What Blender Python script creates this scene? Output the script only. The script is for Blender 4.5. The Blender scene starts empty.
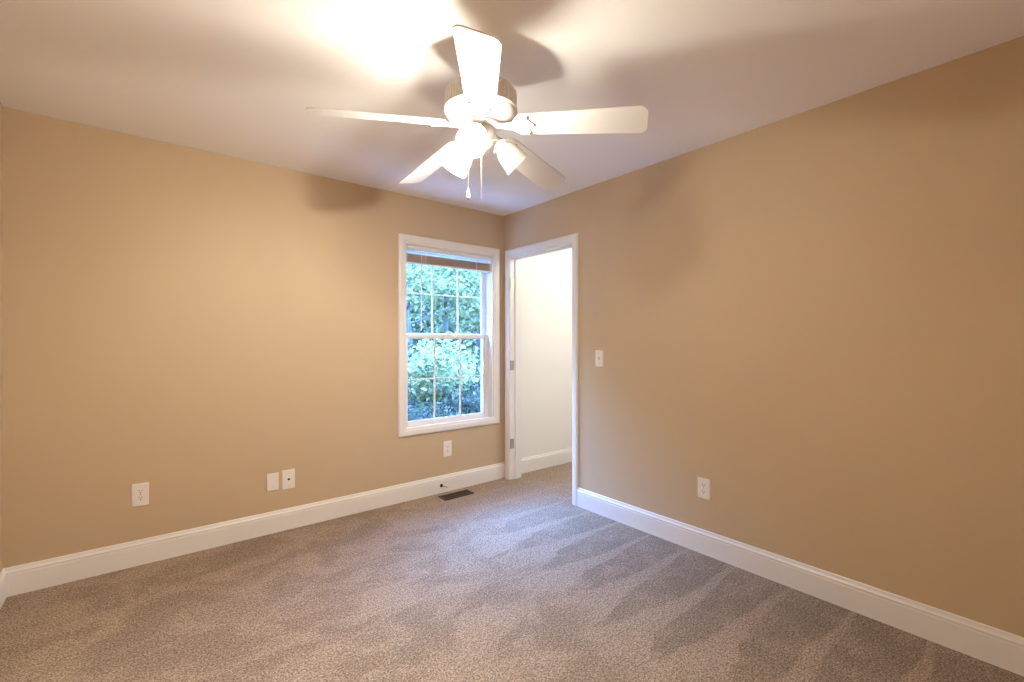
import bpy, bmesh, math, random
from mathutils import Vector, Matrix

# ------------------------------------------------------------------ camera, sky, lamps, exposure
S = bpy.context.scene
COL = S.collection
H = 2.44                      # ceiling height
XL, XR = -0.546, 2.612        # left / right wall faces
YF, YB = -0.40, 3.353         # wall behind the camera / wall with the window
XH = XR + 0.13                # hall side face of the right wall
cam_d = bpy.data.cameras.new('camera')
cam_d.sensor_width = 36.0
cam_d.lens = 455.0 / 1024 * 36
cam_d.clip_start = 0.02
cam = bpy.data.objects.new('camera', cam_d)
COL.objects.link(cam)
cam.location = (0, 0, 1.274)
cam.rotation_euler = (math.radians(90), 0, math.radians(-38.96))
S.camera = cam

SKY_LOW, SKY_HIGH = 0.62, 88.0
BULB = 4300.0
HALL = 22.0

W = bpy.data.worlds.new('overcast_sky')
S.world = W
W.use_nodes = True
nt = W.node_tree
nt.nodes.clear()
_out = nt.nodes.new('ShaderNodeOutputWorld')
_bg = nt.nodes.new('ShaderNodeBackground')
_tc = nt.nodes.new('ShaderNodeTexCoord')
_sx = nt.nodes.new('ShaderNodeSeparateXYZ')
_cr = nt.nodes.new('ShaderNodeValToRGB')
_st = nt.nodes.new('ShaderNodeMapRange')
nt.links.new(_tc.outputs['Generated'], _sx.inputs[0])
nt.links.new(_sx.outputs['Z'], _cr.inputs[0])
_cr.color_ramp.elements[0].position = 0.35
_cr.color_ramp.elements[0].color = (0.42, 0.80, 1.0, 1)
_cr.color_ramp.elements[1].position = 0.7
_cr.color_ramp.elements[1].color = (0.19, 0.45, 1.2, 1)
_st.inputs['From Min'].default_value = 0.42
_st.inputs['From Max'].default_value = 0.75
_st.inputs['To Min'].default_value = SKY_LOW
_st.inputs['To Max'].default_value = SKY_HIGH
nt.links.new(_sx.outputs['Z'], _st.inputs['Value'])
nt.links.new(_cr.outputs[0], _bg.inputs[0])
nt.links.new(_st.outputs[0], _bg.inputs[1])
nt.links.new(_bg.outputs[0], _out.inputs[0])

hl = bpy.data.lights.new('hall_lamp', 'POINT')
hl.energy = HALL
hl.color = (1.0, 0.985, 0.955)
hl.shadow_soft_size = 0.12
hlo = bpy.data.objects.new('hall_lamp', hl)
COL.objects.link(hlo)
hlo.location = (3.45, 2.25, 2.28)

vs = S.view_settings
vs.view_transform = 'Standard'
vs.look = 'None'
vs.exposure = 0.27
vs.gamma = 1.0
vs.use_curve_mapping = False
S.cycles.max_bounces = 14
S.cycles.diffuse_bounces = 8
S.cycles.transparent_max_bounces = 24
S.cycles.sample_clamp_indirect = 6.0
S.cycles.use_denoising = True


# ------------------------------------------------------------------ materials
def mat(name, color, rough=0.5, spec=0.3, metal=0.0, bump=None, vary=None):
    """Principled paint/plastic; bump=(scale,strength,distance), vary=(scale, amount)."""
    m = bpy.data.materials.new(name)
    m.use_nodes = True
    n = m.node_tree
    b = n.nodes['Principled BSDF']
    b.inputs['Base Color'].default_value = (*color, 1)
    b.inputs['Roughness'].default_value = rough
    b.inputs['Specular IOR Level'].default_value = spec
    b.inputs['Metallic'].default_value = metal
    tc = n.nodes.new('ShaderNodeTexCoord')
    if bump:
        no = n.nodes.new('ShaderNodeTexNoise')
        no.inputs['Scale'].default_value = bump[0]
        no.inputs['Detail'].default_value = 3
        n.links.new(tc.outputs['Object'], no.inputs['Vector'])
        bu = n.nodes.new('ShaderNodeBump')
        bu.inputs['Strength'].default_value = bump[1]
        bu.inputs['Distance'].default_value = bump[2]
        n.links.new(no.outputs['Fac'], bu.inputs['Height'])
        n.links.new(bu.outputs['Normal'], b.inputs['Normal'])
    if vary:
        no = n.nodes.new('ShaderNodeTexNoise')
        no.inputs['Scale'].default_value = vary[0]
        no.inputs['Detail'].default_value = 4
        n.links.new(tc.outputs['Object'], no.inputs['Vector'])
        mr = n.nodes.new('ShaderNodeMapRange')
        mr.inputs['From Min'].default_value = 0.3
        mr.inputs['From Max'].default_value = 0.7
        mr.inputs['To Min'].default_value = 1 - vary[1]
        mr.inputs['To Max'].default_value = 1 + vary[1]
        n.links.new(no.outputs['Fac'], mr.inputs['Value'])
        mx = n.nodes.new('ShaderNodeVectorMath')
        mx.operation = 'SCALE'
        mx.inputs[0].default_value = color
        n.links.new(mr.outputs[0], mx.inputs['Scale'])
        n.links.new(mx.outputs[0], b.inputs['Base Color'])
    return m


M = {}
M['wall'] = mat('tan_wall_paint', (0.54, 0.415, 0.275), 0.62, 0.25, bump=(260, 0.12, 0.002), vary=(1.3, 0.015))
M['hall'] = mat('cream_hall_paint', (0.80, 0.785, 0.745), 0.7, 0.2, bump=(260, 0.1, 0.002))
M['ceiling'] = mat('flat_ceiling_paint', (0.89, 0.87, 0.855), 0.9, 0.1, bump=(180, 0.15, 0.002))
M['trim'] = mat('white_trim_paint', (0.78, 0.76, 0.745), 0.35, 0.4, bump=(35, 0.03, 0.002))
M['vinyl'] = mat('white_window_vinyl', (0.78, 0.79, 0.80), 0.4, 0.4)
M['plastic'] = mat('white_plate_plastic', (0.80, 0.78, 0.74), 0.35, 0.4)
M['slot'] = mat('dark_slot', (0.03, 0.027, 0.025), 0.6, 0.2)
M['screw'] = mat('painted_screw', (0.55, 0.53, 0.5), 0.4, 0.5)
M['bolt'] = mat('grey_bolt_head', (0.22, 0.21, 0.20), 0.4, 0.5, 0.4)
M['fan'] = mat('white_fan_enamel', (0.80, 0.785, 0.77), 0.35, 0.4)
M['blade'] = mat('white_fan_blade', (0.78, 0.765, 0.75), 0.45, 0.35, vary=(9, 0.015))
M['hinge'] = mat('satin_hinge_metal', (0.46, 0.43, 0.38), 0.35, 0.5, 0.85)
M['brass'] = mat('pale_brass_hinge', (0.72, 0.62, 0.38), 0.35, 0.5, 0.8)
M['vent'] = mat('brown_vent_steel', (0.035, 0.019, 0.009), 0.45, 0.4)
M['black'] = mat('black_rubber', (0.012, 0.012, 0.012), 0.5, 0.3)
M['chain'] = mat('pull_chain_metal', (0.62, 0.58, 0.5), 0.3, 0.5, 0.8)
M['slat'] = mat('blind_slat_vinyl', (0.70, 0.54, 0.43), 0.5, 0.3)
M['headrail'] = mat('blind_headrail', (0.76, 0.77, 0.76), 0.4, 0.4)
M['cord'] = mat('blind_cord', (0.8, 0.8, 0.78), 0.7, 0.2)
M['bark'] = mat('grey_bark', (0.17, 0.17, 0.17), 0.9, 0.1, bump=(14, 0.6, 0.02), vary=(6, 0.25))
M['siding'] = mat('outside_siding', (0.6, 0.6, 0.58), 0.6, 0.2)
M['bounce_slab'] = mat('pale_bounce_slab', (0.27, 0.26, 0.25), 0.85, 0.15, bump=(30, 0.3, 0.004), vary=(2.5, 0.08))  # for the added slab that reflects skylight indoors
M['ground'] = mat('leafy_ground', (0.05, 0.05, 0.032), 0.95, 0.05, bump=(8, 0.8, 0.05), vary=(3, 0.4))


def glass_mat():
    m = bpy.data.materials.new('clear_window_glass')
    m.use_nodes = True
    n = m.node_tree
    n.nodes.clear()
    o = n.nodes.new('ShaderNodeOutputMaterial')
    mx = n.nodes.new('ShaderNodeMixShader')
    t = n.nodes.new('ShaderNodeBsdfTransparent')
    t.inputs[0].default_value = (0.94, 0.97, 0.98, 1)
    g = n.nodes.new('ShaderNodeBsdfGlossy')
    g.inputs['Roughness'].default_value = 0.02
    f = n.nodes.new('ShaderNodeFresnel')
    f.inputs[0].default_value = 1.3
    n.links.new(f.outputs[0], mx.inputs[0])
    n.links.new(t.outputs[0], mx.inputs[1])
    n.links.new(g.outputs[0], mx.inputs[2])
    n.links.new(mx.outputs[0], o.inputs[0])
    return m


def shade_mat():
    m = bpy.data.materials.new('frosted_shade_glass')
    m.use_nodes = True
    n = m.node_tree
    n.nodes.clear()
    o = n.nodes.new('ShaderNodeOutputMaterial')
    d = n.nodes.new('ShaderNodeBsdfDiffuse')
    d.inputs[0].default_value = (0.85, 0.83, 0.79, 1)
    t = n.nodes.new('ShaderNodeBsdfTranslucent')
    t.inputs[0].default_value = (0.88, 0.86, 0.80, 1)
    p = n.nodes.new('ShaderNodeBsdfTransparent')
    p.inputs[0].default_value = (0.95, 0.94, 0.92, 1)
    g = n.nodes.new('ShaderNodeBsdfGlossy')
    g.inputs['Roughness'].default_value = 0.2
    a = n.nodes.new('ShaderNodeMixShader')
    a.inputs[0].default_value = 0.76
    b = n.nodes.new('ShaderNodeMixShader')
    b.inputs[0].default_value = 0.24
    c = n.nodes.new('ShaderNodeMixShader')
    c.inputs[0].default_value = 0.04
    n.links.new(d.outputs[0], a.inputs[1])
    n.links.new(t.outputs[0], a.inputs[2])
    n.links.new(a.outputs[0], b.inputs[1])
    n.links.new(p.outputs[0], b.inputs[2])
    n.links.new(b.outputs[0], c.inputs[1])
    n.links.new(g.outputs[0], c.inputs[2])
    n.links.new(c.outputs[0], o.inputs[0])
    return m


def bulb_mat(name, strength):
    m = bpy.data.materials.new(name)
    m.use_nodes = True
    b = m.node_tree.nodes['Principled BSDF']
    b.inputs['Base Color'].default_value = (0.85, 0.84, 0.8, 1)
    b.inputs['Roughness'].default_value = 0.3
    if strength:
        b.inputs['Emission Color'].default_value = (1.0, 0.905, 0.775, 1)
        b.inputs['Emission Strength'].default_value = strength
    return m


def leaf_mat(name, col, trans):
    m = bpy.data.materials.new(name)
    m.use_nodes = True
    n = m.node_tree
    n.nodes.clear()
    o = n.nodes.new('ShaderNodeOutputMaterial')
    d = n.nodes.new('ShaderNodeBsdfDiffuse')
    t = n.nodes.new('ShaderNodeBsdfTranslucent')
    mx = n.nodes.new('ShaderNodeMixShader')
    mx.inputs[0].default_value = 0.4
    gi = n.nodes.new('ShaderNodeNewGeometry')
    for sh, c in ((d, col), (t, trans)):
        mr = n.nodes.new('ShaderNodeMapRange')
        mr.inputs['To Min'].default_value = 0.55
        mr.inputs['To Max'].default_value = 1.25
        n.links.new(gi.outputs['Random Per Island'], mr.inputs['Value'])
        v = n.nodes.new('ShaderNodeVectorMath')
        v.operation = 'SCALE'
        v.inputs[0].default_value = c
        n.links.new(mr.outputs[0], v.inputs['Scale'])
        n.links.new(v.outputs[0], sh.inputs[0])
    n.links.new(d.outputs[0], mx.inputs[1])
    n.links.new(t.outputs[0], mx.inputs[2])
    n.links.new(mx.outputs[0], o.inputs[0])
    return m


def carpet_mat():
    m = bpy.data.materials.new('beige_cut_pile_carpet')
    m.use_nodes = True
    n = m.node_tree
    L = n.links.new
    b = n.nodes['Principled BSDF']
    b.inputs['Roughness'].default_value = 0.95
    b.inputs['Specular IOR Level'].default_value = 0.05
    tc = n.nodes.new('ShaderNodeTexCoord')
    P = tc.outputs['Object']

    def noise(scale, detail=2, rough=0.5, vec=None, dist=0.0):
        k = n.nodes.new('ShaderNodeTexNoise')
        k.inputs['Scale'].default_value = scale
        k.inputs['Detail'].default_value = detail
        k.inputs['Roughness'].default_value = rough
        k.inputs['Distortion'].default_value = dist
        L(vec or P, k.inputs['Vector'])
        return k.outputs['Fac']

    def mth(op, a, bb=None, clamp=False):
        k = n.nodes.new('ShaderNodeMath')
        k.operation = op
        k.use_clamp = clamp
        for i, v in enumerate((a, bb)):
            if v is None:
                continue
            if isinstance(v, (int, float)):
                k.inputs[i].default_value = v
            else:
                L(v, k.inputs[i])
        return k.outputs[0]

    def rng(v, a, bb, c, d, smooth=False):
        k = n.nodes.new('ShaderNodeMapRange')
        if smooth:
            k.interpolation_type = 'SMOOTHSTEP'
        k.inputs['From Min'].default_value = a
        k.inputs['From Max'].default_value = bb
        k.inputs['To Min'].default_value = c
        k.inputs['To Max'].default_value = d
        L(v, k.inputs['Value'])
        return k.outputs[0]

    sx = n.nodes.new('ShaderNodeSeparateXYZ')
    L(P, sx.inputs[0])
    X, Y = sx.outputs['X'], sx.outputs['Y']
    tuft = noise(140, 2, 0.8)
    clump = noise(55, 2, 0.6)
    # brushed pile: blotches of leaning pile, drawn out a little across the room
    mp = n.nodes.new('ShaderNodeMapping')
    mp.inputs['Rotation'].default_value = (0, 0, math.radians(25))
    mp.inputs['Scale'].default_value = (1.0, 1.35, 1)
    L(P, mp.inputs['Vector'])
    blot = noise(3.2, 5, 0.62, mp.outputs[0], 0.9)
    blot_f = rng(blot, 0.38, 0.62, 0.84, 1.10, True)
    # vacuum strokes pushed against the right wall
    wob = mth('MULTIPLY', mth('SUBTRACT', noise(2.2, 3), 0.5), 0.10)
    s = mth('FRACT', mth('DIVIDE', mth('ADD', mth('ADD', Y, wob), 0.163), 0.273))
    d = mth('MULTIPLY', mth('ABSOLUTE', mth('SUBTRACT', s, 0.5)), 2.0)      # 1 on a stroke edge, 0 mid-stroke
    xx = mth('ADD', X, mth('ADD', mth('MULTIPLY', mth('SUBTRACT', noise(1.3, 1), 0.5), 0.45), mth('MULTIPLY', mth('SUBTRACT', noise(9.0, 3, 0.6), 0.5), 0.45)))
    wid = mth('ADD', rng(xx, 1.50, 1.98, -0.15, 0.74), rng(xx, 1.98, 2.6, 0.0, 0.22))                                   # wedge opens towards the wall
    wedge = rng(mth('SUBTRACT', wid, d), -0.02, 0.10, 0.0, 1.0, True)
    fadeY = rng(Y, 2.2, 2.9, 1.0, 0.3)
    wedge = mth('MULTIPLY', wedge, fadeY)
    wedge = mth('MULTIPLY', wedge, rng(noise(6.0, 4, 0.65), 0.36, 0.58, 0.45, 1.05, True))
    stroke = rng(wedge, 0, 1, 1.10, 0.74)
    near = rng(xx, 1.40, 1.85, 0.0, 1.0, True)
    # blend: blotches away from the wall, strokes near it
    f1 = mth('MULTIPLY', blot_f, mth('SUBTRACT', 1.0, mth('MULTIPLY', near, 0.75)))
    f2 = mth('MULTIPLY', stroke, mth('MULTIPLY', near, 0.75))
    big = mth('ADD', f1, f2)
    fine = mth('MULTIPLY', rng(tuft, 0.36, 0.64, 0.40, 1.50), rng(clump, 0.3, 0.7, 0.82, 1.18))
    tot = mth('MULTIPLY', big, fine)
    vm = n.nodes.new('ShaderNodeVectorMath')
    vm.operation = 'SCALE'
    vm.inputs[0].default_value = (0.345, 0.264, 0.20)
    L(tot, vm.inputs['Scale'])
    L(vm.outputs[0], b.inputs['Base Color'])
    bu = n.nodes.new('ShaderNodeBump')
    bu.inputs['Strength'].default_value = 0.8
    bu.inputs['Distance'].default_value = 0.006
    L(mth('ADD', tuft, clump), bu.inputs['Height'])
    L(bu.outputs['Normal'], b.inputs['Normal'])
    return m


M['glass'] = glass_mat()
M['shade'] = shade_mat()
M['clear'] = M['glass']
M['bulb_on'] = bulb_mat('lit_bulb', BULB * 1.30)
M['bulb_on_dim'] = bulb_mat('lit_weaker_bulb', BULB * 0.58)  # same kind of bulb, turned down so the left wall is not overlit
M['bulb_off'] = bulb_mat('unlit_bulb', 0)
M['carpet'] = carpet_mat()
LEAVES = [leaf_mat('bright_leaf', (0.185, 0.185, 0.088), (0.185, 0.20, 0.084)),
          leaf_mat('mid_leaf', (0.06, 0.069, 0.043), (0.06, 0.074, 0.041)),
          leaf_mat('dark_leaf', (0.045, 0.048, 0.034), (0.045, 0.052, 0.032))]


# ------------------------------------------------------------------ helpers
def obj(name, bm, material, parent=None, smooth=False, bevel=0.0, seg=2, loc=None):
    bmesh.ops.recalc_face_normals(bm, faces=bm.faces[:])
    me = bpy.data.meshes.new(name)
    bm.to_mesh(me)
    bm.free()
    me.materials.append(material)
    if smooth:
        for p in me.polygons:
            p.use_smooth = True
        try:
            me.set_sharp_from_angle(angle=math.radians(35))
        except Exception:
            pass
    o = bpy.data.objects.new(name, me)
    COL.objects.link(o)
    if parent:
        o.parent = parent
    if loc is not None:
        o.location = loc
    if bevel:
        md = o.modifiers.new('bevel', 'BEVEL')
        md.width = bevel
        md.segments = seg
        md.limit_method = 'ANGLE'
        md.angle_limit = math.radians(40)
    return o


def empty(name, loc=(0, 0, 0), rz=0.0):
    o = bpy.data.objects.new(name, None)
    o.empty_display_size = 0.1
    COL.objects.link(o)
    o.location = loc
    o.rotation_euler = (0, 0, rz)
    return o


def tag(o, label, cat, group=None):
    o['label'] = label
    o['category'] = cat
    if group:
        o['group'] = group
    return o


def struct(o):
    o['kind'] = 'structure'
    return o


def box(bm, x0, x1, y0, y1, z0, z1):
    v = [bm.verts.new(p) for p in ((x0, y0, z0), (x1, y0, z0), (x1, y1, z0), (x0, y1, z0),
                                   (x0, y0, z1), (x1, y0, z1), (x1, y1, z1), (x0, y1, z1))]
    for f in ((3, 2, 1, 0), (4, 5, 6, 7), (0, 1, 5, 4), (1, 2, 6, 5), (2, 3, 7, 6), (3, 0, 4, 7)):
        bm.faces.new([v[i] for i in f])
    return v


def boxes(*bs):
    bm = bmesh.new()
    for b in bs:
        box(bm, *b)
    return bm


def lathe(bm, prof, n=32, mtx=None, cap=True):
    """prof: (r, z) from one end to the other, spun about local z."""
    mtx = mtx or Matrix.Identity(4)
    rings = []
    for r, z in prof:
        if r < 1e-6:
            rings.append([bm.verts.new(mtx @ Vector((0, 0, z)))])
        else:
            rings.append([bm.verts.new(mtx @ Vector((r * math.cos(2 * math.pi * i / n), r * math.sin(2 * math.pi * i / n), z))) for i in range(n)])
    for a, b in zip(rings, rings[1:]):
        for i in range(n):
            j = (i + 1) % n
            if len(a) == 1 and len(b) == 1:
                continue
            if len(a) == 1:
                bm.faces.new((a[0], b[i], b[j]))
            elif len(b) == 1:
                bm.faces.new((a[i], b[0], a[j]))
            else:
                bm.faces.new((a[i], b[i], b[j], a[j]))
    if cap:
        for r in (rings[0], rings[-1]):
            if len(r) > 2:
                bm.faces.new(r)
    return bm


def tube(bm, pts, rad, n=8, cap=True):
    pts = [Vector(p) for p in pts]
    rs = rad if isinstance(rad, (list, tuple)) else [rad] * len(pts)
    rings = []
    for i, p in enumerate(pts):
        t = (pts[min(i + 1, len(pts) - 1)] - pts[max(i - 1, 0)]).normalized()
        u = t.cross(Vector((0, 0, 1)))
        if u.length < 0.05:
            u = t.cross(Vector((1, 0, 0)))
        u.normalize()
        w = t.cross(u)
        rings.append([bm.verts.new(p + (u * math.cos(2 * math.pi * k / n) + w * math.sin(2 * math.pi * k / n)) * rs[i]) for k in range(n)])
    for a, b in zip(rings, rings[1:]):
        for k in range(n):
            j = (k + 1) % n
            bm.faces.new((a[k], a[j], b[j], b[k]))
    if cap:
        bm.faces.new(rings[0])
        bm.faces.new(rings[-1])
    return bm


def prism(bm, outline, z0, z1, mtx=None, holes=()):
    """Flat outline (x, y) given thickness z0..z1, with optional holes."""
    mtx = mtx or Matrix.Identity(4)
    t = bmesh.new()
    es = []
    for lp in [outline, *holes]:
        vs_ = [t.verts.new((x, y, z0)) for x, y in lp]
        for i in range(len(vs_)):
            es.append(t.edges.new((vs_[i], vs_[(i + 1) % len(vs_)])))
    if holes:
        bmesh.ops.triangle_fill(t, use_beauty=True, use_dissolve=False, edges=es)
    else:
        t.faces.new([v for v in t.verts])
    r = bmesh.ops.extrude_face_region(t, geom=t.faces[:])
    bmesh.ops.translate(t, verts=[g for g in r['geom'] if isinstance(g, bmesh.types.BMVert)], vec=(0, 0, z1 - z0))
    vm = {v: bm.verts.new(mtx @ v.co) for v in t.verts}
    for f in t.faces:
        bm.faces.new([vm[v] for v in f.verts])
    t.free()
    return bm


def sweep(bm, prof, a, b, out, ma=0.0, mb=0.0):
    """A moulding: prof = (distance out of the wall, height) swept from a to b, mitred by ma/mb times the distance out."""
    a, b, out = Vector(a), Vector(b), Vector(out)
    t = (b - a).normalized()
    r0 = [bm.verts.new(a + out * d + Vector((0, 0, h)) + t * (ma * d)) for d, h in prof]
    r1 = [bm.verts.new(b + out * d + Vector((0, 0, h)) - t * (mb * d)) for d, h in prof]
    k = len(prof)
    for i in range(k):
        j = (i + 1) % k
        bm.faces.new((r0[i], r0[j], r1[j], r1[i]))
    bm.faces.new(r0)
    bm.faces.new(r1)
    return bm


def rrect(w, h, r, n=4):
    out = []
    for cx, cy, a0 in ((w / 2 - r, h / 2 - r, 0), (-w / 2 + r, h / 2 - r, 90), (-w / 2 + r, -h / 2 + r, 180), (w / 2 - r, -h / 2 + r, 270)):
        for i in range(n + 1):
            a = math.radians(a0 + 90 * i / n)
            out.append((cx + r * math.cos(a), cy + r * math.sin(a)))
    return out


# ------------------------------------------------------------------ the room shell
DY0, DY1, DZ = 2.459, 3.273, 2.058                 # door opening (hinge jamb at DY1)
WX0, WX1, WZ0, WZ1 = 1.605, 2.485, 0.565, 2.062    # window opening
HX, HY = 4.35, 1.55                                # far faces of the hall
YO = YB + 0.15                                     # outer face of the outside wall

struct(obj('floor', boxes((XL - .15, HX + .15, YF - .15, YO, -0.12, 0.0)), M['carpet']))
struct(obj('ceiling', boxes((XL - .15, HX + .15, YF - .15, YO, H, H + 0.12)), M['ceiling']))
struct(obj('wall_left', boxes((XL - .15, XL, YF - .15, YO, 0, H)), M['wall']))
struct(obj('wall_front', boxes((XL, XR, YF - .15, YF, 0, H)), M['wall']))
struct(obj('wall_back', boxes((XL, WX0, YB, YO, 0, H), (WX1, XR + .04, YB, YO, 0, H), (WX0, WX1, YB, YO, 0, WZ0), (WX0, WX1, YB, YO, WZ1, H)), M['wall']))
# right wall: tan towards the room, cream towards the hall
struct(obj('wall_right', boxes((XR, XR + .065, YF - .15, DY0, 0, H), (XR, XR + .065, DY1, YB, 0, H), (XR, XR + .065, DY0, DY1, DZ, H)), M['wall']))
struct(obj('wall_hall_side', boxes((XR + .065, XH, YF - .15, DY0, 0, H), (XR + .065, XH, DY1, YB, 0, H), (XR + .065, XH, DY0, DY1, DZ, H)), M['hall']))
struct(obj('wall_hall_back', boxes((XR + .04, HX + .15, YB, YO, 0, H)), M['hall']))
struct(obj('wall_hall_end', boxes((HX, HX + .15, HY, YB, 0, H)), M['hall']))
struct(obj('wall_hall_front', boxes((XH, HX + .15, HY - .12, HY, 0, H)), M['hall']))

# baseboards, tall colonial profile
BP = [(0, 0), (.0150, 0), (.0150, .104), (.0135, .109), (.0135, .112), (.0150, .114), (.0150, .119), (.0095, .126), (.0080, .132), (.0070, .139), (.0045, .142), (0, .142)]
CW = 0.058


def baseboard(name, a, b, out, ma=0.0, mb=0.0, mtl='trim'):
    return struct(obj(name, sweep(bmesh.new(), BP, a, b, out, ma, mb), M[mtl]))


baseboard('baseboard_back', (XL, YB, 0), (XR, YB, 0), (0, -1, 0), 1, 0)
baseboard('baseboard_right', (XR, YF, 0), (XR, DY0 + .012 - CW, 0), (-1, 0, 0), 1, 0)
baseboard('baseboard_left', (XL, YF, 0), (XL, YB, 0), (1, 0, 0), 1, 1)
baseboard('baseboard_front', (XL, YF, 0), (XR, YF, 0), (0, 1, 0), 1, 1)
baseboard('baseboard_hall_back', (XH, YB, 0), (HX, YB, 0), (0, -1, 0), 0, 1)
baseboard('baseboard_hall_end', (HX, HY, 0), (HX, YB, 0), (-1, 0, 0), 1, 1)

# ------------------------------------------------------------------ door frame (no leaf hung on it)
CPR = [(0, 0), (.009, 0), (.011, .004), (.013, .018), (.017, .026), (.017, .046), (.014, .054), (.010, .058), (0, .058)]   # casing: out, width from the opening


def casing_frame(name, parent, axis, face, out, u0, u1, z0, z1, prof, bottom=False, sgn=1):
    """Mitred casing about an opening u0..u1, z0..z1; axis 'x' or 'y' is the wall's run."""
    bm = bmesh.new()
    loops = []
    for d, w in prof:
        if bottom:
            pts = [(u0 - w, z0 - w), (u0 - w, z1 + w), (u1 + w, z1 + w), (u1 + w, z0 - w)]
        else:
            pts = [(u0 - w, 0), (u0 - w, z1 + w), (u1 + w, z1 + w), (u1 + w, 0)]
        lp = []
        for u, z in pts:
            c = face + out * d
            lp.append(bm.verts.new((u, c, z) if axis == 'x' else (c, u, z)))
        loops.append(lp)
    k = len(loops)
    segs = 4 if bottom else 3
    for i in range(k):
        A, B = loops[i], loops[(i + 1) % k]
        for s in range(segs):
            t = (s + 1) % 4
            bm.faces.new((A[s], A[t], B[t], B[s]))
    if not bottom:
        bm.faces.new([lp[0] for lp in loops])
        bm.faces.new([lp[3] for lp in loops])
    return obj(name, bm, M['trim'], parent)


door = struct(empty('door_1', (0, 0, 0)))
casing_frame('casing', door, 'y', XR, -1, DY0 + .012, DY1 - .012, 0, DZ - .006, CPR)
casing_frame('casing', door, 'y', XH, 1, DY0 + .012, DY1 - .012, 0, DZ - .006, CPR)
obj('jamb', boxes((XR - .002, XH + .002, DY1 - .018, DY1 + .001, 0, DZ), (XR - .002, XH + .002, DY0 - .001, DY0 + .018, 0, DZ), (XR - .002, XH + .002, DY0 + .018, DY1 - .018, DZ - .018, DZ + .001)), M['trim'], door, bevel=.0015)
sx0, sx1 = XR + .052, XR + .088
obj('stop', boxes((sx0, sx1, DY1 - .030, DY1 - .018, 0, DZ - .018), (sx0, sx1, DY0 + .018, DY0 + .030, 0, DZ - .018), (sx0, sx1, DY0 + .030, DY1 - .030, DZ - .030, DZ - .018)), M['trim'], door, bevel=.002)


def hinge(z, mtl):
    y = DY1 - .018
    bm = bmesh.new()
    # leaf let into the jamb, knuckle barrel on the room side
    pl = [(u, v) for u, v in rrect(.036, .088, .006)]
    prism(bm, pl, 0, .0022, Matrix.Translation((XR + .024, y, z)) @ Matrix.Rotation(math.radians(90), 4, 'X'))
    for k in range(5):
        zz = z - .044 + k * .0177
        lathe(bm, [(0, zz), (.0058, zz), (.0058, zz + .0165), (0, zz + .0165)], 12, Matrix.Translation((XR + .001, y - .0035, 0)))
    lathe(bm, [(0, z + .044), (.004, z + .045), (.0045, z + .048), (0, z + .050)], 10, Matrix.Translation((XR + .001, y - .0035, 0)))
    h = obj('hinge', bm, mtl, door, smooth=True)
    sc = bmesh.new()
    for du, dz in ((.009, .028), (.009, -.028), (-.002, 0)):
        lathe(sc, [(0, .0032), (.0028, .0030), (.0036, .002), (.0036, 0)], 10,
              Matrix.Translation((XR + .026 + du, y, z + dz)) @ Matrix.Rotation(math.radians(90), 4, 'X'))
    obj('hinge_screw', sc, M['screw'], h, smooth=True)
    return h


h1 = hinge(1.80, M['brass'])
h1['label'] = 'pale brass upper hinge'
hinge(1.05, M['hinge'])
hinge(0.33, M['hinge'])

# ------------------------------------------------------------------ window
win = struct(empty('window_1', (0, 0, 0)))
WPR = [(0, 0), (.011, 0), (.013, .004), (.015, .016), (.019, .024), (.019, .054), (.016, .061), (.011, .066), (0, .066)]
casing_frame('casing', win, 'x', YB, -1, 1.622, 2.489, 0.580, 2.057, WPR, bottom=True)
YS = YB + .050           # inner face of the lower sash
obj('jamb_liner', boxes((WX0 - .001, WX0 + .014, YB - .008, YO + .02, WZ0, WZ1), (WX1 - .014, WX1 + .001, YB - .008, YO + .02, WZ0, WZ1),
                        (WX0 + .014, WX1 - .014, YB - .008, YO + .02, WZ1 - .014, WZ1 + .001)), M['vinyl'], win, bevel=.001)
obj('sill', boxes((WX0, WX1, YB - .008, YO + .04, WZ0 - .001, WZ0 + .010)), M['vinyl'], win, bevel=.002)
tr = bmesh.new()        # raised tracks between the sashes
for x0, x1 in ((WX0 + .014, WX0 + .019), (WX1 - .019, WX1 - .014)):
    for y0, y1 in ((YS - .012, YS - .004), (YS + .034, YS + .037), (YS + .070, YS + .078)):
        box(tr, x0, x1, y0, y1, WZ0 + .010, WZ1 - .014)
obj('sash_track', tr, M['vinyl'], win)


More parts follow.
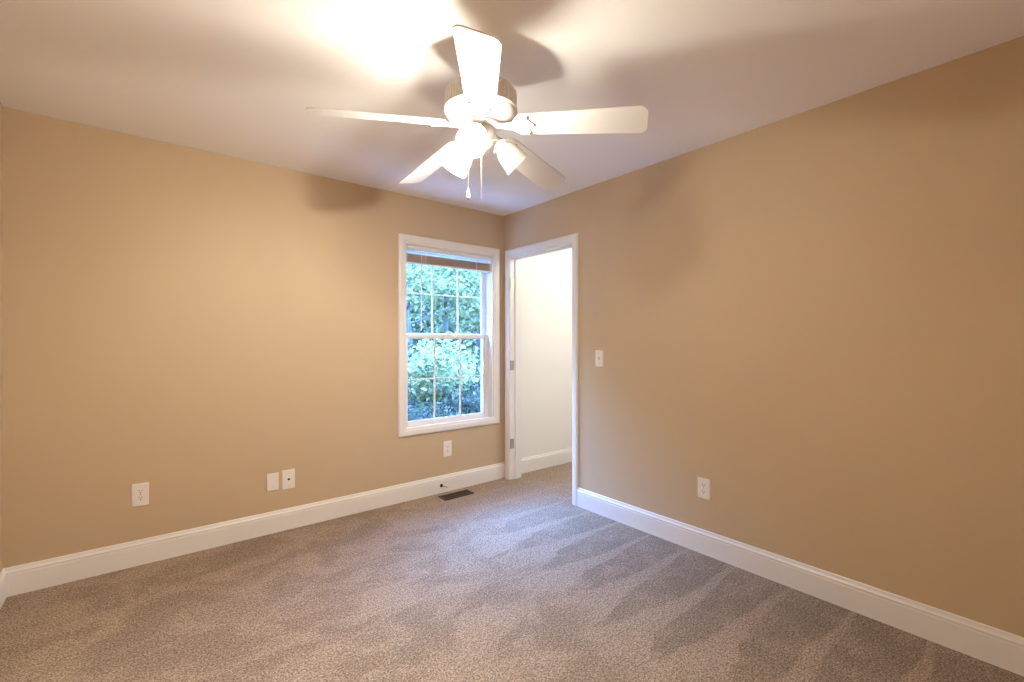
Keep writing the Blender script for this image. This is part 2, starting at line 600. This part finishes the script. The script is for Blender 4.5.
def sash(name, y0, z0, z1, bot, top):
    x0, x1 = WX0 + .016, WX1 - .016
    st, dp = .041, .030
    bm = bmesh.new()
    box(bm, x0, x0 + st, y0, y0 + dp, z0, z1)
    box(bm, x1 - st, x1, y0, y0 + dp, z0, z1)
    box(bm, x0 + st, x1 - st, y0, y0 + dp, z0, z0 + bot)
    box(bm, x0 + st, x1 - st, y0, y0 + dp, z1 - top, z1)
    f = obj(name, bm, M['vinyl'], win, bevel=.003)
    gx0, gx1, gz0, gz1 = x0 + st, x1 - st, z0 + bot, z1 - top
    b2 = bmesh.new()
    s = .006
    box(b2, gx0, gx0 + s, y0 + .007, y0 + .022, gz0, gz1)
    box(b2, gx1 - s, gx1, y0 + .007, y0 + .022, gz0, gz1)
    box(b2, gx0 + s, gx1 - s, y0 + .007, y0 + .022, gz0, gz0 + s)
    box(b2, gx0 + s, gx1 - s, y0 + .007, y0 + .022, gz1 - s, gz1)
    obj('glazing_bead', b2, M['vinyl'], f, bevel=.002)
    b3 = bmesh.new()
    mw = .0078
    for k in (1, 2):
        xm = gx0 + (gx1 - gx0) * k / 3
        box(b3, xm - mw, xm + mw, y0 + .010, y0 + .020, gz0, gz1)
    zm = (gz0 + gz1) / 2
    for k in range(3):
        xa = gx0 + (gx1 - gx0) * k / 3 + (mw if k else 0)
        xb = gx0 + (gx1 - gx0) * (k + 1) / 3 - (mw if k < 2 else 0)
        box(b3, xa, xb, y0 + .010, y0 + .020, zm - mw * .65, zm + mw * .65)
    obj('muntin_grid', b3, M['vinyl'], f, bevel=.0025)
    g = bmesh.new()
    v = [g.verts.new(p) for p in ((gx0, y0 + .0235, gz0), (gx1, y0 + .0235, gz0), (gx1, y0 + .0235, gz1), (gx0, y0 + .0235, gz1))]
    g.faces.new(v)
    obj('pane', g, M['glass'], f)
    return f


ZM = 1.315
low = sash('lower_sash', YS, WZ0 + .010, ZM + .018, .040, .034)
upp = sash('upper_sash', YS + .038, ZM - .016, WZ1 - .014, .034, .040)
lk = boxes((2.02, 2.075, YS + .004, YS + .026, ZM + .018, ZM + .024))
tube(lk, [(2.047, YS + .014, ZM + .024), (2.047, YS + .014, ZM + .034)], .009, 12)
box(lk, 2.040, 2.085, YS + .008, YS + .018, ZM + .030, ZM + .037)
obj('sash_lock', lk, M['vinyl'], low, bevel=.0015)
# outside trim so the wall edge reads from the yard too
obj('outside_frame', boxes((WX0 - .09, WX0, YO, YO + .02, WZ0 - .09, WZ1 + .09), (WX1, WX1 + .09, YO, YO + .02, WZ0 - .09, WZ1 + .09),
                           (WX0, WX1, YO, YO + .02, WZ1, WZ1 + .09), (WX0, WX1, YO, YO + .02, WZ0 - .09, WZ0)), M['vinyl'], win)

# ------------------------------------------------------------------ raised mini blind
bl = tag(empty('window_blind', (2.045, YB + .012, 1.895)), 'raised horizontal mini blind bunched at the top of the window', 'blind')
BX0, BX1 = 1.634 - 2.045, 2.466 - 2.045
Z0 = 1.895
hr = bmesh.new()
prof = [(-.016, 0), (.020, 0), (.020, .036), (.016, .036), (.016, .004), (-.012, .004), (-.012, .036), (-.016, .036)]
va = [hr.verts.new((BX0, y, 2.008 - Z0 + z)) for y, z in prof]
vb = [hr.verts.new((BX1, y, 2.008 - Z0 + z)) for y, z in prof]
for i in range(len(prof)):
    j = (i + 1) % len(prof)
    hr.faces.new((va[i], va[j], vb[j], vb[i]))
hr.faces.new(va)
hr.faces.new(vb)
box(hr, BX0, BX0 + .003, -.012, .016, 2.012 - Z0, 2.042 - Z0)
box(hr, BX1 - .003, BX1, -.012, .016, 2.012 - Z0, 2.042 - Z0)
obj('headrail', hr, M['headrail'], bl)
NS = 26
slat_me = None
rnd = random.Random(5)
for k in range(NS):
    z = 1.9135 - Z0 + k * .0025
    if slat_me is None:
        sb = bmesh.new()
        rows = []
        for i in range(6):
            y = -.0125 + .025 * i / 5
            c = .0030 * (1 - (y / .0125) ** 2)
            rows.append((sb.verts.new((BX0 + .004, y, c)), sb.verts.new((BX1 - .004, y, c)),
                         sb.verts.new((BX0 + .004, y, c + .0007)), sb.verts.new((BX1 - .004, y, c + .0007))))
        for a, b in zip(rows, rows[1:]):
            sb.faces.new((a[0], a[1], b[1], b[0]))
            sb.faces.new((a[2], b[2], b[3], a[3]))
            sb.faces.new((a[0], b[0], b[2], a[2]))
            sb.faces.new((a[1], a[3], b[3], b[1]))
        sb.faces.new((rows[0][0], rows[0][2], rows[0][3], rows[0][1]))
        sb.faces.new((rows[-1][0], rows[-1][1], rows[-1][3], rows[-1][2]))
        so = obj('slat', sb, M['slat'], bl)
        slat_me = so.data
    else:
        so = bpy.data.objects.new('slat', slat_me)
        COL.objects.link(so)
        so.parent = bl
    so.location = (rnd.uniform(-.001, .001), .002 + rnd.uniform(-.0012, .0012), z)
obj('bottom_rail', boxes((BX0 + .002, BX1 - .002, -.012, .016, 0.002, .0165)), M['headrail'], bl, bevel=.004)
for x in (1.80 - 2.045, 2.30 - 2.045):
    lc = bmesh.new()
    for y in (-.0175, .0205):
        box(lc, x - .004, x + .004, y - .0006, y + .0006, .004, 2.008 - Z0)
    obj('ladder_tape', lc, M['cord'], bl)
wd = bmesh.new()
tube(wd, [(1.757 - 2.045, -.021, 2.02 - Z0), (1.757 - 2.045, -.021, 1.985 - Z0)], .003, 6)
tube(wd, [(1.757 - 2.045, -.021, 1.985 - Z0), (1.755 - 2.045, -.020, 1.36 - Z0)], .0042, 6)
obj('tilt_wand', wd, M['cord'], bl, smooth=True)

# ------------------------------------------------------------------ plates on the walls
RX = Matrix.Rotation(math.radians(90), 4, 'X')      # flat outline (x, y) stood up to face -y


def plate_bm(w, h, holes=()):
    bm = bmesh.new()
    prism(bm, rrect(w, h, .004), 0, .003, RX, holes)
    prism(bm, rrect(w - .006, h - .006, .004), .003, .0058, RX, holes)
    return bm


def screws(parent, zs):
    for z in zs:
        s = lathe(bmesh.new(), [(0, .0078), (.0022, .0074), (.0034, .0062), (.0034, .004)], 12, Matrix.Translation((0, 0, z)) @ RX)
        box(s, -.0026, .0026, -.0079, -.0074, z - .0004, z + .0004)
        obj('screw', s, M['screw'], parent, smooth=True)


def outlet(loc, rz, label, w, h):
    e = tag(empty('electrical_outlet', loc, rz), label, 'outlet', 'duplex outlets low on the walls')
    obj('cover_plate', plate_bm(w, h), M['plastic'], e)
    for s in (1, -1):
        cz = s * .0195
        ol = [(x, max(-.0135, min(.0135, y))) for x, y in [(.0172 * math.cos(a * math.pi / 16), .0172 * math.sin(a * math.pi / 16)) for a in range(32)]]
        r = obj('receptacle', prism(bmesh.new(), ol, .0058, .0076, Matrix.Translation((0, 0, cz)) @ RX), M['plastic'], e)
        sl = bmesh.new()
        box(sl, -.0075, -.0052, -.0082, -.0074, cz + .0005, cz + .0095)
        box(sl, .0052, .0072, -.0082, -.0074, cz + .0012, cz + .0088)
        prism(sl, [(.003 * math.cos(a * math.pi / 6), .0032 * math.sin(a * math.pi / 6)) for a in range(12)], .0074, .0082, Matrix.Translation((0, 0, cz - .0072)) @ RX)
        obj('socket_slot', sl, M['slot'], r)
    screws(e, (0,))
    return e


outlet((-.016, YB, .398), 0, 'white duplex outlet alone at the far left of the tan window wall', .077, .128)
outlet((2.005, YB, .360), 0, 'white duplex outlet on the tan wall directly under the window', .080, .130)
outlet((XR, 1.397, .390), math.radians(-90), 'white duplex outlet low on the right tan wall', .080, .122)

e = tag(empty('blank_wall_plate', (.666, YB, .338)), 'plain white blank wall plate left of the cable jack plate', 'wall plate')
obj('cover_plate', plate_bm(.070, .114), M['plastic'], e)
screws(e, (.030, -.030))
e = tag(empty('cable_jack_plate', (.762, YB, .338)), 'white wall plate with a dark round cable jack in its centre', 'wall plate')
obj('cover_plate', plate_bm(.079, .128), M['plastic'], e)
screws(e, (.040, -.040))
j = lathe(bmesh.new(), [(0, .004), (.0075, .004), (.0075, .0085), (.0050, .0085), (.0050, .016), (.0034, .016), (.0034, .010), (0, .010)], 14, RX)
obj('jack', j, M['slot'], e, smooth=True)

e = tag(empty('light_switch', (XR, 2.203, 1.146), math.radians(-90)), 'white toggle light switch on the right wall beside the doorway', 'switch')
obj('cover_plate', plate_bm(.075, .120), M['plastic'], e)
obj('toggle_collar', prism(bmesh.new(), rrect(.0115, .025, .001), .0056, .0066, RX), M['screw'], e)
tg = bmesh.new()
v = [tg.verts.new(p) for p in ((-.0045, -.005, -.009), (.0045, -.005, -.009), (.0045, -.005, .009), (-.0045, -.005, .009),
                               (-.0035, -.020, .006), (.0035, -.020, .006), (.0035, -.018, .013), (-.0035, -.018, .013))]
for f in ((3, 2, 1, 0), (4, 5, 6, 7), (0, 1, 5, 4), (1, 2, 6, 5), (2, 3, 7, 6), (3, 0, 4, 7)):
    tg.faces.new([v[i] for i in f])
obj('toggle', tg, M['plastic'], e, bevel=.001)
screws(e, (.030, -.030))

# cable stub in the baseboard
e = tag(empty('cable_stub', (1.938, YB - .015, .062)), 'short black cable poking out of the baseboard above the floor vent', 'cable')
obj('bushing', lathe(bmesh.new(), [(0, -.002), (.014, -.002), (.014, .002), (.010, .007), (0, .007)], 16, RX), M['black'], e, smooth=True)
cb = tube(bmesh.new(), [(0, -.004, 0), (.010, -.020, -.002), (.026, -.034, -.008), (.036, -.036, -.016)], .0020, 8)
obj('wire', cb, M['black'], e, smooth=True)
obj('wire_tip', tube(bmesh.new(), [(.036, -.036, -.016), (.041, -.038, -.020)], .0030, 8), M['chain'], e, smooth=True)

# floor register
e = tag(empty('floor_vent', (2.006, 3.210, 0)), 'brown metal floor vent set in the carpet under the window', 'vent')
w2, d2 = .140, .056
fr = bmesh.new()
for a in ((-w2, w2, -d2, -d2 + .014), (-w2, w2, d2 - .014, d2), (-w2, -w2 + .016, -d2 + .014, d2 - .014), (w2 - .016, w2, -d2 + .014, d2 - .014)):
    box(fr, *a, -.02, .008)
obj('frame', fr, M['vent'], e, bevel=.002)
lv = bmesh.new()
for i in range(17):
    x = -w2 + .022 + i * (2 * w2 - .044) / 16
    vq = [lv.verts.new(p) for p in ((x - .004, -d2 + .014, .0015), (x - .003, -d2 + .014, .0015), (x + .004, -d2 + .014, .0065), (x + .003, -d2 + .014, .0065),
                                    (x - .004, d2 - .014, .0015), (x - .003, d2 - .014, .0015), (x + .004, d2 - .014, .0065), (x + .003, d2 - .014, .0065))]
    for f in ((0, 1, 2, 3), (4, 5, 6, 7), (0, 1, 5, 4), (1, 2, 6, 5), (2, 3, 7, 6), (3, 0, 4, 7)):
        lv.faces.new([vq[i2] for i2 in f])
box(lv, -w2 + .016, w2 - .016, -.003, .003, .001, .0055)
obj('louvers', lv, M['vent'], e)
obj('damper', boxes((-w2 + .016, w2 - .016, -d2 + .014, d2 - .014, .0002, .001)), M['slot'], e)
obj('lever', boxes((w2 - .030, w2 - .024, -.006, .006, .004, .013)), M['vent'], e, bevel=.001)

# ------------------------------------------------------------------ ceiling fan
FX, FY = 1.0735, 1.528
fan = tag(empty('ceiling_fan', (FX, FY, 0)), 'white five blade ceiling fan with a light kit, two of its bulbs lit', 'ceiling fan')
obj('canopy', lathe(bmesh.new(), [(0, H), (.066, H), (.068, H - .006), (.066, H - .022), (.056, H - .042), (.036, H - .056), (.020, H - .060), (0, H - .060)], 40), M['fan'], fan, smooth=True)
obj('downrod', tube(bmesh.new(), [(0, 0, H - .058), (0, 0, 2.298)], .0125, 16), M['fan'], fan, smooth=True)
mh = lathe(bmesh.new(), [(0, 2.306), (.030, 2.306), (.040, 2.300), (.085, 2.297), (.126, 2.293), (.140, 2.288), (.1455, 2.280), (.1465, 2.272),
                         (.1425, 2.270), (.1425, 2.219), (.1465, 2.217), (.1495, 2.214), (.1495, 2.210), (.1465, 2.2075), (.1440, 2.203), (.138, 2.192),
                         (.122, 2.178), (.100, 2.169), (.075, 2.163), (0, 2.161)], 64)
mh = obj('motor_housing', mh, M['fan'], fan, smooth=True)
vb_ = bmesh.new()
NV = 56
for i in range(NV):
    a = 2 * math.pi * i / NV
    r = Matrix.Rotation(a, 4, 'Z')
    for vx in box(vb_, .1405, .1460, -.0052, .0052, 2.218, 2.271):
        vx.co = r @ vx.co
obj('vent_band', vb_, M['fan'], mh)
fw = lathe(bmesh.new(), [(0, 2.162), (.074, 2.162), (.078, 2.158), (.078, 2.148), (.070, 2.144), (0, 2.144)], 40)
obj('flywheel', fw, M['fan'], fan, smooth=True)
sh = lathe(bmesh.new(), [(0, 2.146), (.040, 2.146), (.050, 2.143), (.053, 2.137), (.053, 2.112), (.049, 2.104), (.045, 2.098), (0, 2.097)], 40)
obj('switch_housing', sh, M['fan'], fan, smooth=True)
ft = lathe(bmesh.new(), [(0, 2.099), (.036, 2.099), (.048, 2.095), (.050, 2.088), (.047, 2.076), (.036, 2.064), (.020, 2.056), (.011, 2.053), (.009, 2.046), (.011, 2.041), (.006, 2.034), (0, 2.032)], 40)
obj('light_fitter', ft, M['fan'], fan, smooth=True)

BZ, TILT, DROOP = 2.152, math.radians(16), math.radians(4.9)
A0 = 233.87


def blade_outline():
    n = 10
    r0, r1, wa, wb = .180, .657, .056, .070
    top = [(r0 + (r1 - .03 - r0) * i / n, wa + (wb - wa) * i / n) for i in range(1, n + 1)]
    pts = [(.158, -.044), (.154, -.030), (.154, .030), (.158, .044), (.168, .054)] + top
    c = (r1 - .03, wb - .03)
    for i in range(1, 9):
        a = math.radians(90 - 90 * i / 8)
        pts.append((c[0] + .03 * math.cos(a), c[1] + .03 * math.sin(a)))
    pts += [(x, -y) for x, y in reversed(pts[5 + 0:])]
    pts += [(.168, -.054)]
    return pts


def scroll(cx, cy, w, s):
    """An S-shaped slot."""
    L_, R_ = [], []
    for i in range(13):
        t = i / 12
        y = cy + (t - .5) * .052
        x = cx + s * .007 * math.sin(2 * math.pi * t)
        L_.append((x - w * (1 - .6 * abs(2 * t - 1)), y))
        R_.append((x + w * (1 - .6 * abs(2 * t - 1)), y))
    return L_ + R_[::-1]


def iron_outline():
    half = [(.150, .014), (.162, .020), (.172, .036), (.184, .047), (.198, .052), (.210, .050), (.219, .052), (.228, .050), (.232, .042), (.228, .033),
            (.232, .024), (.243, .016), (.250, .006)]
    half = [(x - .026, y) for x, y in half]
    return [(x, y) for x, y in half] + [(x, -y) for x, y in reversed(half)]


for k in range(5):
    a = math.radians(A0 + 72 * k)
    base = Matrix.Rotation(a, 4, 'Z')
    # tilt about the blade's own axis: clockwise edge high
    T = base @ Matrix.Translation((0, 0, BZ)) @ Matrix.Rotation(DROOP, 4, 'Y') @ Matrix.Rotation(-TILT, 4, 'X')
    b_ = prism(bmesh.new(), blade_outline(), 0, .0055, T)
    obj('blade', b_, M['blade'], fan, bevel=.0015)
    ib = bmesh.new()
    prism(ib, iron_outline(), -.0056, -.0004, T, holes=[scroll(.180, 0, .0028, 1)])
    # arm that drops from the flywheel to the plate, twisting as it goes
    rows = []
    for i in range(9):
        t = i / 8
        r = .060 + (.134 - .060) * t
        s = t * t * (3 - 2 * t)
        z = 2.1435 + (BZ - .0056 - .134 * math.tan(DROOP) - 2.1435) * s
        w = .016 + .007 * abs(2 * t - 1)
        tl = -TILT * s
        ring = []
        for yy, zz in ((-w, 0), (-w * .5, -.004), (w * .5, -.004), (w, 0), (w, .006), (-w, .006)):
            q = Vector((r, yy * math.cos(tl) - zz * math.sin(tl), z + yy * math.sin(tl) + zz * math.cos(tl)))
            ring.append(ib.verts.new(base @ q))
        rows.append(ring)
    for p, q in zip(rows, rows[1:]):
        for i in range(6):
            j2 = (i + 1) % 6
            ib.faces.new((p[i], p[j2], q[j2], q[i]))
    ib.faces.new(rows[0])
    ib.faces.new(rows[-1])
    iron = obj('blade_iron', ib, M['fan'], fan, bevel=.001, seg=1)
    for sx_, sy_ in ((.200, .042), (.200, -.042), (.160, 0)):
        s = lathe(bmesh.new(), [(0, -.0095), (.003, -.009), (.005, -.0075), (.005, -.006)], 12, T @ Matrix.Translation((sx_, sy_, 0)))
        obj('screw', s, M['bolt'], iron, smooth=True)

RV = math.radians(-38.96)          # rows of the kit are given from the room's long diagonal
for deg, lit in ((-99, True), (21, False), (141, True)):
    a = RV + math.radians(deg)
    base = Matrix.Rotation(a, 4, 'Z')
    # arm
    ab = tube(bmesh.new(), [base @ Vector(p) for p in ((.040, 0, 2.082), (.056, 0, 2.094), (.066, 0, 2.100), (.076, 0, 2.098), (.082, 0, 2.092))], .0075, 12)
    obj('lamp_arm', ab, M['fan'], fan, smooth=True)
    T = base @ Matrix.Translation((.078, 0, 2.096)) @ Matrix.Rotation(math.radians(180 - 47), 4, 'Y')
    hb = lathe(bmesh.new(), [(0, -.006), (.014, -.006), (.022, -.001), (.030, .003), (.0315, .008), (.0315, .018), (.028, .018), (.028, .006), (.016, .004), (.016, .022), (0, .022)], 24, T)
    hb = obj('shade_holder', hb, M['fan'], fan, smooth=True)
    outer = [(.0265, .004), (.0275, .014), (.034, .024), (.043, .038), (.049, .055), (.052, .075), (.0545, .095), (.0575, .112), (.0585, .116)]
    inner = [(r - .0028, z) for r, z in reversed(outer)]
    sb = lathe(bmesh.new(), outer + [(.0572, .1168)] + inner, 36, T, cap=False)
    sh_ = obj('lamp_shade', sb, M['shade'], fan, smooth=True)
    sh_.data.materials.append(M['clear'])
    no_ = len(outer)
    for fi, p in enumerate(sh_.data.polygons):      # the inner wall of the glass is polished, the outer frosted
        if fi // 36 >= no_:
            p.material_index = 1
    bc = lathe(bmesh.new(), [(0, .018), (.011, .018), (.012, .030), (.016, .040), (.0225, .051), (.0262, .058), (.0262, .0600), (0, .0600)], 24, T)  # opaque collar, added to block the bulb's upward glow on the ceiling
    bb = lathe(bmesh.new(), [(0, .0605), (.0260, .0605), (.0268, .067), (.0262, .076), (.022, .087), (.013, .0945), (0, .097)], 24, T)
    bo = obj('bulb', bb, (M['bulb_on_dim'] if deg > 100 else M['bulb_on']) if lit else M['bulb_off'], fan, smooth=True)
    obj('uplight_block', bc, M['plastic'], bo, smooth=True)
    if not lit:
        sh_['label'] = 'frosted glass shade whose bulb is dark'
    # thumb screws on the holder
    for q in range(3):
        aa = 2 * math.pi * q / 3 + .5
        sc = lathe(bmesh.new(), [(0, 0), (.003, 0), (.003, .005), (.0045, .006), (.0045, .010), (0, .011)], 10,
                   T @ Matrix.Translation((.0305 * math.cos(aa), .0305 * math.sin(aa), .012)) @ Matrix.Rotation(aa, 4, 'Z') @ Matrix.Rotation(math.radians(90), 4, 'Y'))
        obj('thumb_screw', sc, M['chain'], hb, smooth=True)


def camdir(lat, fwd):
    """A spot given across and along the room's long diagonal, as seen on entering."""
    c, s = math.cos(RV), math.sin(RV)
    return (lat * c - fwd * s, lat * s + fwd * c)


for lat, fwd, ztop, zbot, fob in ((-.052, -.012, 2.105, 1.893, True), (.004, -.055, 2.105, 1.842, False)):
    x, y = camdir(lat, fwd)
    ch = bmesh.new()
    nb = int((ztop - zbot) / .0032)
    for i in range(nb):
        z = ztop - i * .0032
        lathe(ch, [(0, z), (.0013, z - .0008), (.0013, z - .0022), (0, z - .003)], 6, Matrix.Translation((x, y, 0)), cap=False)
    tube(ch, [(x, y, ztop), (x, y, zbot)], .0005, 4)
    c = obj('pull_chain', ch, M['chain'], fan)
    if fob:
        z = zbot
        fb = lathe(bmesh.new(), [(0, z + .002), (.003, z), (.0042, z - .006), (.0055, z - .016), (.0078, z - .026), (.0082, z - .034), (.006, z - .038), (0, z - .039)], 16, Matrix.Translation((x, y, 0)))
        obj('fob', fb, M['fan'], c, smooth=True)
        obj('fob_cap', lathe(bmesh.new(), [(0, z - .0385), (.0045, z - .0385), (.0045, z - .042), (0, z - .043)], 12, Matrix.Translation((x, y, 0))), M['slot'], c, smooth=True)
    else:
        obj('chain_end', lathe(bmesh.new(), [(0, zbot + .001), (.0022, zbot - .001), (.0022, zbot - .006), (0, zbot - .008)], 10, Matrix.Translation((x, y, 0))), M['chain'], c, smooth=True)

# ------------------------------------------------------------------ the yard beyond the window
struct(obj('ground', boxes((-14, 34, YO, 40, -.75, -.55)), M['ground']))
GZ = -.55
struct(obj('bounce_slab', boxes((-2.5, 6.5, YO, 5.05, -.60, -.50)), M['bounce_slab']))  # unseen slab, added to bounce sky light up onto the ceiling


def add_leaf(bm, p, size, rnd, droop=0.35):
    """A folded, pointed leaf of eight corners."""
    az = rnd.uniform(0, 2 * math.pi)
    m = Matrix.Translation(p) @ Matrix.Rotation(az, 4, 'Z') @ Matrix.Rotation(rnd.gauss(droop, .45), 4, 'Y') @ Matrix.Rotation(rnd.gauss(0, .5), 4, 'X')
    w = size * rnd.uniform(.26, .36)
    mid = [bm.verts.new(m @ Vector((x * size, 0, z * size))) for x, z in ((0, 0), (.45, -.03), (1.0, -.14))]
    lf = [bm.verts.new(m @ Vector((x * size, w * y, .10 * size - x * .08 * size))) for x, y in ((.28, .95), (.66, .85))]
    rt = [bm.verts.new(m @ Vector((x * size, -w * y, .10 * size - x * .08 * size))) for x, y in ((.28, .95), (.66, .85))]
    bm.faces.new((mid[0], mid[1], lf[0]))
    bm.faces.new((mid[1], mid[2], lf[1], lf[0]))
    bm.faces.new((mid[0], rt[0], mid[1]))
    bm.faces.new((mid[1], rt[0], rt[1], mid[2]))


def tree(name, x, y, h, tr, crown, nclump, nleaf, size, seed, leafm, label, cat, group, lean=(0, 0), z_low=0.25, forks=5):
    rnd = random.Random(seed)
    t = tag(empty(name, (x, y, GZ)), label, cat, group)
    wood = bmesh.new()
    top = Vector((lean[0] * h, lean[1] * h, h * .82))
    pts, rs = [], []
    for i in range(9):
        s = i / 8
        pts.append(Vector((top.x * s + rnd.uniform(-1, 1) * .05 * h * .2 * (i > 0), top.y * s + rnd.uniform(-1, 1) * .05 * h * .2 * (i > 0), top.z * s)))
        rs.append(tr * (1.25 if i == 0 else 1 - .8 * s))
    tube(wood, pts, rs, 10)
    tips = []
    for k in range(forks):
        s = z_low + (1 - z_low) * (k + .5) / forks
        i = min(7, int(s * 8))
        p0 = pts[i].lerp(pts[i + 1], s * 8 - i)
        az = k * 2.4 + rnd.uniform(-.5, .5)
        ln = crown * rnd.uniform(.7, 1.05) * (1.15 - .5 * s)
        d = Vector((math.cos(az), math.sin(az), rnd.uniform(.15, .7)))
        bp = [p0]
        for q in range(1, 6):
            bp.append(bp[-1] + d.normalized() * ln / 5 + Vector((rnd.uniform(-1, 1), rnd.uniform(-1, 1), rnd.uniform(-.6, .8))) * ln * .05)
        r0 = tr * (1 - .8 * s) * .55
        tube(wood, bp, [r0 * (1 - .8 * q / 5) for q in range(6)], 7)
        tips += bp[2:]
        for q in (2, 3, 4):
            d2 = Vector((rnd.uniform(-1, 1), rnd.uniform(-1, 1), rnd.uniform(-.2, .5))).normalized()
            ep = bp[q] + d2 * ln * .4
            tube(wood, [bp[q], bp[q].lerp(ep, .5) + Vector((0, 0, .03)), ep], [r0 * .35, r0 * .25, r0 * .12], 5)
            tips.append(ep)
    tips.append(pts[-1])
    obj('trunk', wood, M['bark'], t, smooth=True)
    lb = bmesh.new()
    for c in range(nclump):
        base = rnd.choice(tips) + Vector((rnd.gauss(0, .16), rnd.gauss(0, .16), rnd.gauss(0, .10))) * crown
        sx_ = crown * rnd.uniform(.12, .24)
        for q in range(nleaf):
            p = base + Vector((rnd.gauss(0, sx_), rnd.gauss(0, sx_), rnd.gauss(0, sx_ * .45)))
            if p.z < .05:
                p.z = .05 + rnd.random() * .2
            add_leaf(lb, p, size * rnd.uniform(.6, 1.25), rnd)
    obj('foliage', lb, LEAVES[leafm], t)
    return t


GR = 'trees outside the window'
tree('broadleaf_tree', 6.15, 10.3, 4.6, .105, 1.9, 46, 36, .15, 11, 0, 'slim grey trunk tree with bright leaves seen through the middle panes', 'tree', GR, (.01, .02), .58, 9)
tree('broadleaf_tree', 5.05, 10.2, 4.4, .15, 1.7, 36, 34, .15, 12, 0, 'thick grey trunk tree seen through the left upper panes', 'tree', GR, (-.01, .02), .60, 8)
tree('broadleaf_tree', 7.9, 11.3, 4.8, .12, 2.0, 56, 36, .15, 13, 0, 'leafy tree seen through the right upper panes', 'tree', GR, (-.03, 0), .42, 10)
tree('broadleaf_tree', 3.2, 12.0, 5.2, .16, 2.2, 60, 38, .16, 14, 1, 'leafy tree left of the thick trunk, mostly behind the window wall', 'tree', GR, (.02, 0), .2, 9)
GS = 'shrubs outside the window'
tree('leafy_shrub', 3.55, 6.6, 1.75, .035, .85, 42, 30, .10, 21, 0, 'bright leafy shrub close outside the lower left panes', 'shrub', GS, (.05, 0), .55, 8)
tree('leafy_shrub', 4.55, 7.6, 1.8, .035, .95, 38, 30, .11, 22, 0, 'bright leafy shrub seen through the lower middle panes', 'shrub', GS, (-.08, 0), .55, 8)
tree('leafy_shrub', 5.5, 8.0, 1.7, .03, .9, 40, 28, .10, 23, 1, 'darker leafy shrub seen through the lower right panes', 'shrub', GS, (.10, 0), .1, 8)
tree('leafy_shrub', 3.9, 9.2, 1.8, .04, 1.2, 60, 30, .12, 24, 1, 'low dark shrub behind the bright left shrub', 'shrub', GS, (0, 0), .08, 8)
tree('leafy_shrub', 5.9, 11.2, 2.0, .04, 1.6, 80, 30, .13, 25, 1, 'low wide shrub at the foot of the slim grey tree', 'shrub', GS, (0, 0), .05, 9)
tree('leafy_shrub', 2.75, 5.5, 1.0, .025, .6, 60, 30, .075, 26, 2, 'low dark shrub nearest the lower left panes', 'shrub', GS, (.05, 0), .1, 9)
tree('leafy_shrub', 3.75, 6.0, 1.0, .025, .7, 64, 30, .075, 27, 2, 'low dark shrub nearest the lower right panes', 'shrub', GS, (-.05, 0), .1, 9)
GF = 'far woodland trees'
rnd0 = random.Random(77)
for i, (tx, ty) in enumerate(((4.6, 17.5), (8.0, 16.2), (11.0, 17.5), (9.6, 20.5), (13.2, 21.0), (6.4, 21.0), (15.6, 18.4))):
    lab = ['dense far tree behind the left panes', 'dense far tree filling the middle panes', 'dense far tree behind the right panes', 'farther tree in the gap right of centre',
           'farthest tree behind the right panes', 'farthest tree behind the left panes', 'rightmost far tree, beyond the right edge of the window opening'][i]
    tree('woodland_tree', tx, ty, 6.2 + rnd0.random() * 0.8, .17, 2.7, 50, 26, .27, 100 + i, 1 if i % 2 else 0, lab, 'tree', GF, (0, 0), .08, 12)
